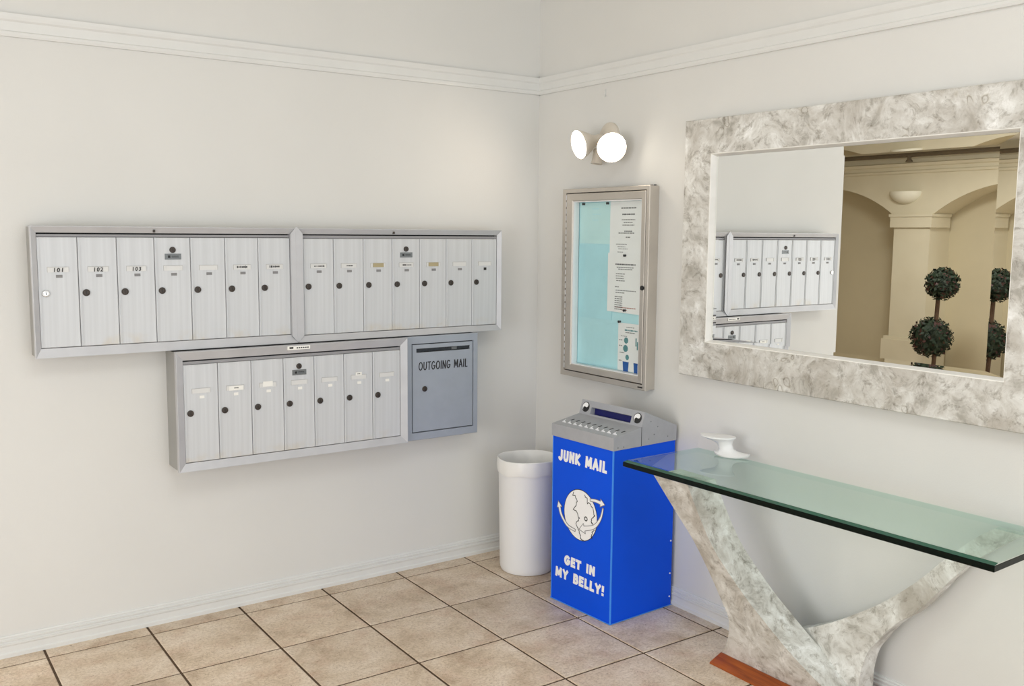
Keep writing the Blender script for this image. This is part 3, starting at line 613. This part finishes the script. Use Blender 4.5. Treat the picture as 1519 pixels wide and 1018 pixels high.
# globe with arrows
gc, gz, ra, rb = .178, .405, .098, .104
m = MB(); m.prism([JF(gc + (ra + .003) * math.cos(2 * PI * i / 40), gz + (rb + .003) * math.sin(2 * PI * i / 40), .0002) for i in range(40)], -UX * .0004); gl = m.build('globe', M_BLACK, t)
m = MB(); m.prism([JF(gc + ra * math.cos(2 * PI * i / 40), gz + rb * math.sin(2 * PI * i / 40), .0006) for i in range(40)], -UX * .0005); m.build('globe_disc', M_WHITEPRINT, gl)
def stroke(m, pts, w, d):
    pts = [Vector((a, b)) for a, b in pts]
    for kk, (a, b) in enumerate(zip(pts, pts[1:])):
        t_ = (b - a).normalized() * w * .3; n_ = Vector((-t_.y, t_.x)).normalized() * w / 2
        m.prism([JF(q.x, q.y, d) for q in (a - t_ - n_, b + t_ - n_, b + t_ + n_, a - t_ + n_)], -UX * (.0004 + .00001 * kk))
def wig(pts, amp, seed):
    rr = random.Random(seed); out = []
    for a, b in zip(pts, pts[1:]):
        for i in range(5): f = i / 5; out.append((a[0] + (b[0] - a[0]) * f + rr.uniform(-amp, amp), a[1] + (b[1] - a[1]) * f + rr.uniform(-amp, amp)))
    return out + [pts[-1]]
m = MB()
stroke(m, wig([(.130, .487), (.158, .462), (.140, .425), (.176, .395), (.150, .362), (.172, .335), (.180, .312), (.205, .304)], .006, 2), .003, .0012)
stroke(m, wig([(.205, .500), (.218, .470), (.246, .455), (.262, .425), (.244, .405), (.252, .385)], .006, 4), .003, .0012)
stroke(m, wig([(.262, .362), (.246, .345), (.250, .325)], .004, 5), .003, .0012)
stroke(m, [(.212 + .008 * math.cos(a), .398 + .008 * math.sin(a)) for a in [2 * PI * i / 12 for i in range(13)]], .004, .0012)
stuff(m.build('globe_lines', M_BLACK, gl))
def band(pts, w0, w1, head, nm):
    sp = spline([Vector((a, b, 0)) for a, b in pts], 6); n = len(sp); L, R = [], []
    for i, p in enumerate(sp):
        tt = (sp[min(i + 1, n - 1)] - sp[max(i - 1, 0)]).normalized(); w = w0 + (w1 - w0) * i / (n - 1); L.append(p + Vector((-tt.y, tt.x, 0)) * w / 2); R.append(p - Vector((-tt.y, tt.x, 0)) * w / 2)
    tt = (sp[-1] - sp[-2]).normalized(); nn = Vector((-tt.y, tt.x, 0)); tip = sp[-1] + tt * head; hw = head * .62
    poly = L + [sp[-1] + nn * hw, tip, sp[-1] - nn * hw] + R[::-1]
    cen = sum((Vector(p) for p in poly), Vector()) / len(poly)
    m = MB()
    for gx, dd in ((1, .0016),):
        m.mi = 0
        for i in range(n - 1): m.prism([JF(q.x, q.y, dd) for q in (L[i], L[i + 1], R[i + 1], R[i])], -UX * .0005)
        m.prism([JF(q.x, q.y, dd) for q in (sp[-1] + nn * hw, tip, sp[-1] - nn * hw)], -UX * .0005)
    ar = m.build(nm, M_WHITEPRINT, gl)
    m = MB(); ol = L + [sp[-1] + nn * hw, tip, sp[-1] - nn * hw] + R[::-1]; ol = [(q.x, q.y) for q in ol] + [(L[0].x, L[0].y)]; stroke(m, ol, .0025, .0021); return ar, m
acc = MB()
for pts, w0, w1, hd in (([(.236, .482), (.268, .486), (.296, .484)], .010, .014, .026), ([(.312, .466), (.298, .420), (.262, .378), (.205, .356)], .006, .020, .034), ([(.150, .334), (.100, .344), (.062, .380), (.050, .410)], .010, .014, .026)):
    ar, mm = band(pts, w0, w1, hd, 'arrow')
    stuff(mm.build('arrow_outline', M_GREYINK, gl))
acc.bm.free()

# ------------------------------------------------------------------ console table
t = thing('console_table', 'console table with green glass top on a forked stone base under the mirror', 'table', (-.22, -1.85, 0))
GTH = math.radians(2.2); GA = Vector((math.cos(GTH), math.sin(GTH), 0)); GB = Vector((math.sin(GTH), -math.cos(GTH), 0))   # GB runs along the front edge to the right
GO = Vector((-.479, -1.188, 0)); GL, GD, GZ0, GZ1 = 1.357, .405, .6968, .7200
GP = lambda a, b, z: GO + GB * a + GA * b + Vector((0, 0, z))
bv = .026
rect = lambda i, z: [GP(i, i, z), GP(GL - i, i, z), GP(GL - i, GD - i, z), GP(i, GD - i, z)]
def quads(m, la, lb, idx):
    for i in idx: m.face([m.P(p) for p in (la[i], la[(i + 1) % 4], lb[(i + 1) % 4], lb[i])])
e0, e1, e2, e3 = rect(.0015, GZ0), rect(0, GZ0 + .0015), rect(0, GZ1 - .0065), rect(.0012, GZ1 - .0052)
m = MB(); [quads(m, a, b, (0, 1)) for a, b in ((e0, e1), (e1, e2), (e2, e3))]; m.build('glass_edge', M_GLASSEDGE, t)
m = MB(); [quads(m, a, b, (2, 3)) for a, b in ((e0, e1), (e1, e2), (e2, e3))]; o = m.build('glass_edge', M_TABLEGLASS, t); o['label'] = 'pale rear and left glass edge'
bev = lambda f, l, z: [GP(l, f, z), GP(GL - l, f, z), GP(GL - l, GD - l, z), GP(l, GD - l, z)]
mid, top = bev(.016, .016, GZ1 - .002), rect(bv, GZ1)
m = MB(); m.face([m.P(p) for p in (e3[0], e3[1], bev(.021, .0012, GZ1 - .0018)[1], bev(.021, .0012, GZ1 - .0018)[0])])
q0, q1 = GP(.0012, .0012, GZ1 - .0052), GP(GL - .0012, .0012, GZ1 - .0052)
o = m.build('front_bevel', M_GLASSBEVEL, t); o['label'] = 'dark green front bevel'
m = MB(); b3 = bev(.021, .0012, GZ1 - .0018); L3 = [b3[0], b3[1], e3[2], e3[3]]; quads(m, L3, top, range(4)); m.face([m.P(p) for p in top]); m.mi = 1; m.face([m.P(p) for p in rect(.002, GZ0)][::-1])
m.build('glass_top', [M_TABLEGLASS, M_TABLEUNDER], t)
# stone arms
outer = spline([(-.463, -1.331, .6965), (-.418, -1.409, .565), (-.388, -1.462, .478), (-.352, -1.506, .371), (-.310, -1.543, .249), (-.295, -1.553, .206), (-.275, -1.541, .147), (-.250, -1.508, .074), (-.235, -1.476, .030)], 3)
ridge = spline([(-.235, -2.03, .030), (-.258, -1.914, .097), (-.282, -1.815, .168), (-.310, -1.729, .250), (-.336, -1.657, .326), (-.379, -1.569, .451), (-.415, -1.530, .556), (-.463, -1.500, .6965)], 3)
m = MB(); m.prism(outer + ridge, (.135, 0, 0)); m.build('stone_arm', M_STONE, t)
topc = spline([(-.152, -1.60, .135), (-.137, -1.736, .187), (-.127, -1.858, .253), (-.118, -1.949, .315), (-.108, -2.036, .381), (-.094, -2.134, .475), (-.080, -2.209, .564), (-.068, -2.285, .645), (-.060, -2.347, .6965)], 3)
botc = spline([(-.060, -2.427, .6965), (-.079, -2.286, .572), (-.106, -2.157, .396), (-.114, -2.097, .338), (-.121, -2.057, .291), (-.128, -2.030, .248), (-.134, -2.003, .204), (-.142, -1.991, .155), (-.149, -1.987, .109), (-.160, -1.990, .030)], 3)
m = MB(); n = 0
fr = topc + botc + [Vector((-.160, -1.62, .030))]
bk = [Vector((max(p.x + .085 - .055 * (p.z - .03) / .67, p.x + .02), p.y, p.z)) for p in fr]
A_ = [m.P(p) for p in fr]; B_ = [m.P(p) for p in bk]; m.face(A_); m.face(B_[::-1])
for i in range(len(A_)): j = (i + 1) % len(A_); m.face([A_[i], A_[j], B_[j], B_[i]])
m.build('stone_arm', M_STONE, t)
m = MB(); y0, y1 = -2.10, -1.474
m.rings([[(-.292, y0 - .02, 0), (-.03, y0 - .02, 0), (-.03, y1 + .004, 0), (-.292, y1 + .004, 0)], [(-.290, y0 - .02, .006), (-.03, y0 - .02, .006), (-.03, y1 + .004, .006), (-.290, y1 + .004, .006)], [(-.240, y0, .030), (-.03, y0, .030), (-.03, y1, .030), (-.240, y1, .030)]], True, True)
m.build('plinth', M_WOOD, t)

# white spool-shaped stand on the glass
def spool():
    base = Vector((-.105, -1.345, GZ1)); t = thing('desk_stand', 'small white hourglass plastic stand on the glass table top', 'stand', base)
    ax = Vector((.42, -.91, 0)).normalized(); bx = Vector((.91, .42, 0)).normalized(); m = MB(); loops = []; n = 36
    for h, a, b, off, lift in ((0, .040, .026, .022, 0), (.001, .066, .038, .022, .006), (.005, .068, .039, .022, .009), (.011, .054, .032, .018, .004), (.018, .038, .024, .008, .001), (.028, .029, .020, 0, 0), (.044, .029, .020, -.006, 0), (.054, .038, .024, -.014, 0), (.061, .054, .032, -.026, .001), (.067, .067, .038, -.032, .003), (.072, .067, .038, -.032, .003), (.075, .040, .022, -.028, .001)):
        lp = []
        for i in range(n):
            th = 2 * PI * i / n; ca, sa = math.cos(th), math.sin(th)
            lp.append(base + ax * (a * ca + off) + bx * (b * sa) + Vector((0, 0, h + lift * ca * ca * (1 if h < .04 else .6))))
        loops.append(lp)
    m.rings(loops, True, True); m.build('body', M_WHITEPLASTIC, t, True)
spool()

# ------------------------------------------------------------------ lobby seen in the mirror: arcade wall at x = -6
AX = -6.0
AF = lambda s, z, d: Vector((AX + d, s, z))
def arch(y, yc, half, zs, zt): q = max(0, 1 - ((y - yc) / half) ** 2); return zs + (zt - zs) * math.sqrt(q)
niches = [(-.13, 1.60, 1.74, 2.045), (1.99, 3.72, 1.74, 2.045), (-2.27, -.52, 1.74, 2.045)]
m = MB()
for a, b, zs, zt in niches:
    n = 24; yc, half = (a + b) / 2, (b - a) / 2; P_ = [(a + (b - a) * i / n) for i in range(n + 1)]
    R_ = (half * half + (zt - zs) ** 2) / (2 * (zt - zs)); zz = [zt - R_ + math.sqrt(max(0, R_ * R_ - (y - yc) ** 2)) for y in P_]
    for i in range(n): m.prism([AF(P_[i], zz[i], 0), AF(P_[i + 1], zz[i + 1], 0), AF(P_[i + 1], 2.45, 0), AF(P_[i], 2.45, 0)], (-.35, 0, 0))
for a, b in ((-.52, -.13), (1.60, 1.99), (3.72, 5.2), (-6.2, -2.27)): m.box(AX - .35, AX, a, b, 0, 2.45)
struct(m.build('wall_arcade', M_STUCCO))
m = MB(); m.box(AX - .45, AX - .35, -6.2, 5.2, 0, 2.45); struct(m.build('wall_niche_back', M_STUCCO_IN))
m = MB(); m.prism([AF(-6.2, z, d) for d, z in ((0, 2.16), (.02, 2.165), (.025, 2.185), (.012, 2.195), (.012, 2.225), (.03, 2.235), (.04, 2.26), (0, 2.27))], (0, 11.4, 0)); struct(m.build('trim_arcade', M_STUCCO))
for a, b in ((-.55, -.10), (1.57, 2.02), (3.69, 4.14)):
    m = MB(); m.box(AX - .30, AX + .03, a, b, 1.63, 1.735); m.box(AX - .30, AX + .04, a - .012, b + .012, 1.735, 1.762); m.box(AX - .30, AX + .05, a - .02, b + .02, 0, .50); m.box(AX - .30, AX + .035, a - .005, b + .005, .50, .53)
    struct(m.build('trim_pilaster', M_STUCCO))
# half-bowl sconce
t = thing('wall_sconce', 'pale half bowl wall sconce on the arcade pier seen in the mirror', 'lamp', (AX, 1.877, 1.88))
m = MB(); n = 12; loops = []
for i in range(9):
    q = PI / 2 * i / 8; rr = .165 * math.cos(q); zz = 1.985 - .12 * math.sin(q); loops.append([Vector((AX + rr * .8 * math.sin(PI * j / n), 1.877 + rr * math.cos(PI * j / n), zz)) for j in range(n + 1)])
m.rings(loops, False, False, False); m.face([m.P(p) for p in loops[0]]); m.build('bowl', M_SCONCE, t, True)
m = MB(); m.box(AX, AX + .02, 1.82, 1.93, 1.90, 1.98); m.build('bracket', M_SCONCE, t)
# double ball topiary
TXP, TYP = -5.62, 1.24
t = thing('topiary', 'double ball topiary before the arched niche, seen in the mirror', 'plant', (TXP, TYP, 0))
m = MB(); m.lathe([(.11, 0), (.15, .22), (.165, .25), (.15, .25), (.14, .22)], (TXP, TYP, 0), (0, 0, 1), 20, True, True); m.build('pot', M_TERRA, t, True)
m = MB(); m.tube([(TXP, TYP + .02, .2), (TXP + .01, TYP, .45), (TXP - .01, TYP + .015, .8), (TXP, TYP, 1.1)], .020, 8); m.build('trunk', M_BARK, t, True)
def foliage(zc, rad, seed, yo):
    rr = random.Random(seed); m = MB(); c = Vector((TXP, TYP + yo, zc))
    m.lathe([(rad * .85 * math.sin(PI * i / 8), -rad * .85 * math.cos(PI * i / 8)) for i in range(9)], c, (0, 0, 1), 12)
    for i in range(900):
        d = Vector((rr.gauss(0, 1), rr.gauss(0, 1), rr.gauss(0, 1))).normalized(); p = c + d * rad * rr.uniform(.8, 1.03)
        a = Vector((rr.gauss(0, 1), rr.gauss(0, 1), rr.gauss(0, 1))).normalized(); b = d.cross(a).normalized(); a = (b.cross(d) + d * .5).normalized(); s = rr.uniform(.016, .03)
        m.mi = 1 if rr.random() < .16 else 0
        m.face([m.P(p - a * s), m.P(p + b * s * .5), m.P(p + a * s), m.P(p - b * s * .5)])
    o = m.build('foliage_ball', [M_LEAF, M_LEAFRED], t); stuff(o)
foliage(1.105, .150, 1, -.03); foliage(.600, .190, 2, .05)
# sprinkler pipe under the lobby ceiling and ceiling light
t = thing('sprinkler_pipe', 'dark sprinkler pipe under the lobby ceiling, seen in the mirror', 'pipe', (AX + .12, 1.8, 2.33))
m = MB(); m.tube([(AX + .10, -2, 2.335), (AX + .10, 5.0, 2.335)], .022, 8); m.build('pipe', M_PIPE, t, True)
m = MB(); m.lathe([(.02, 0), (.02, .03), (.035, .05), (.035, .056)], (AX + .10, 1.80, 2.325), (0, 0, -1), 12); m.build('sprinkler_head', M_PIPE, t, True)
t = thing('ceiling_light', 'round flush ceiling light in the lobby, seen in the mirror', 'lamp', (-4.9, 1.55, 2.44))
m = MB(); m.lathe([(.17, 0), (.16, .03), (.11, .06), (.0, .07)], (-4.9, 1.55, 2.44), (0, 0, -1), 28, True, False); m.build('diffuser', M_DIFF, t, True)
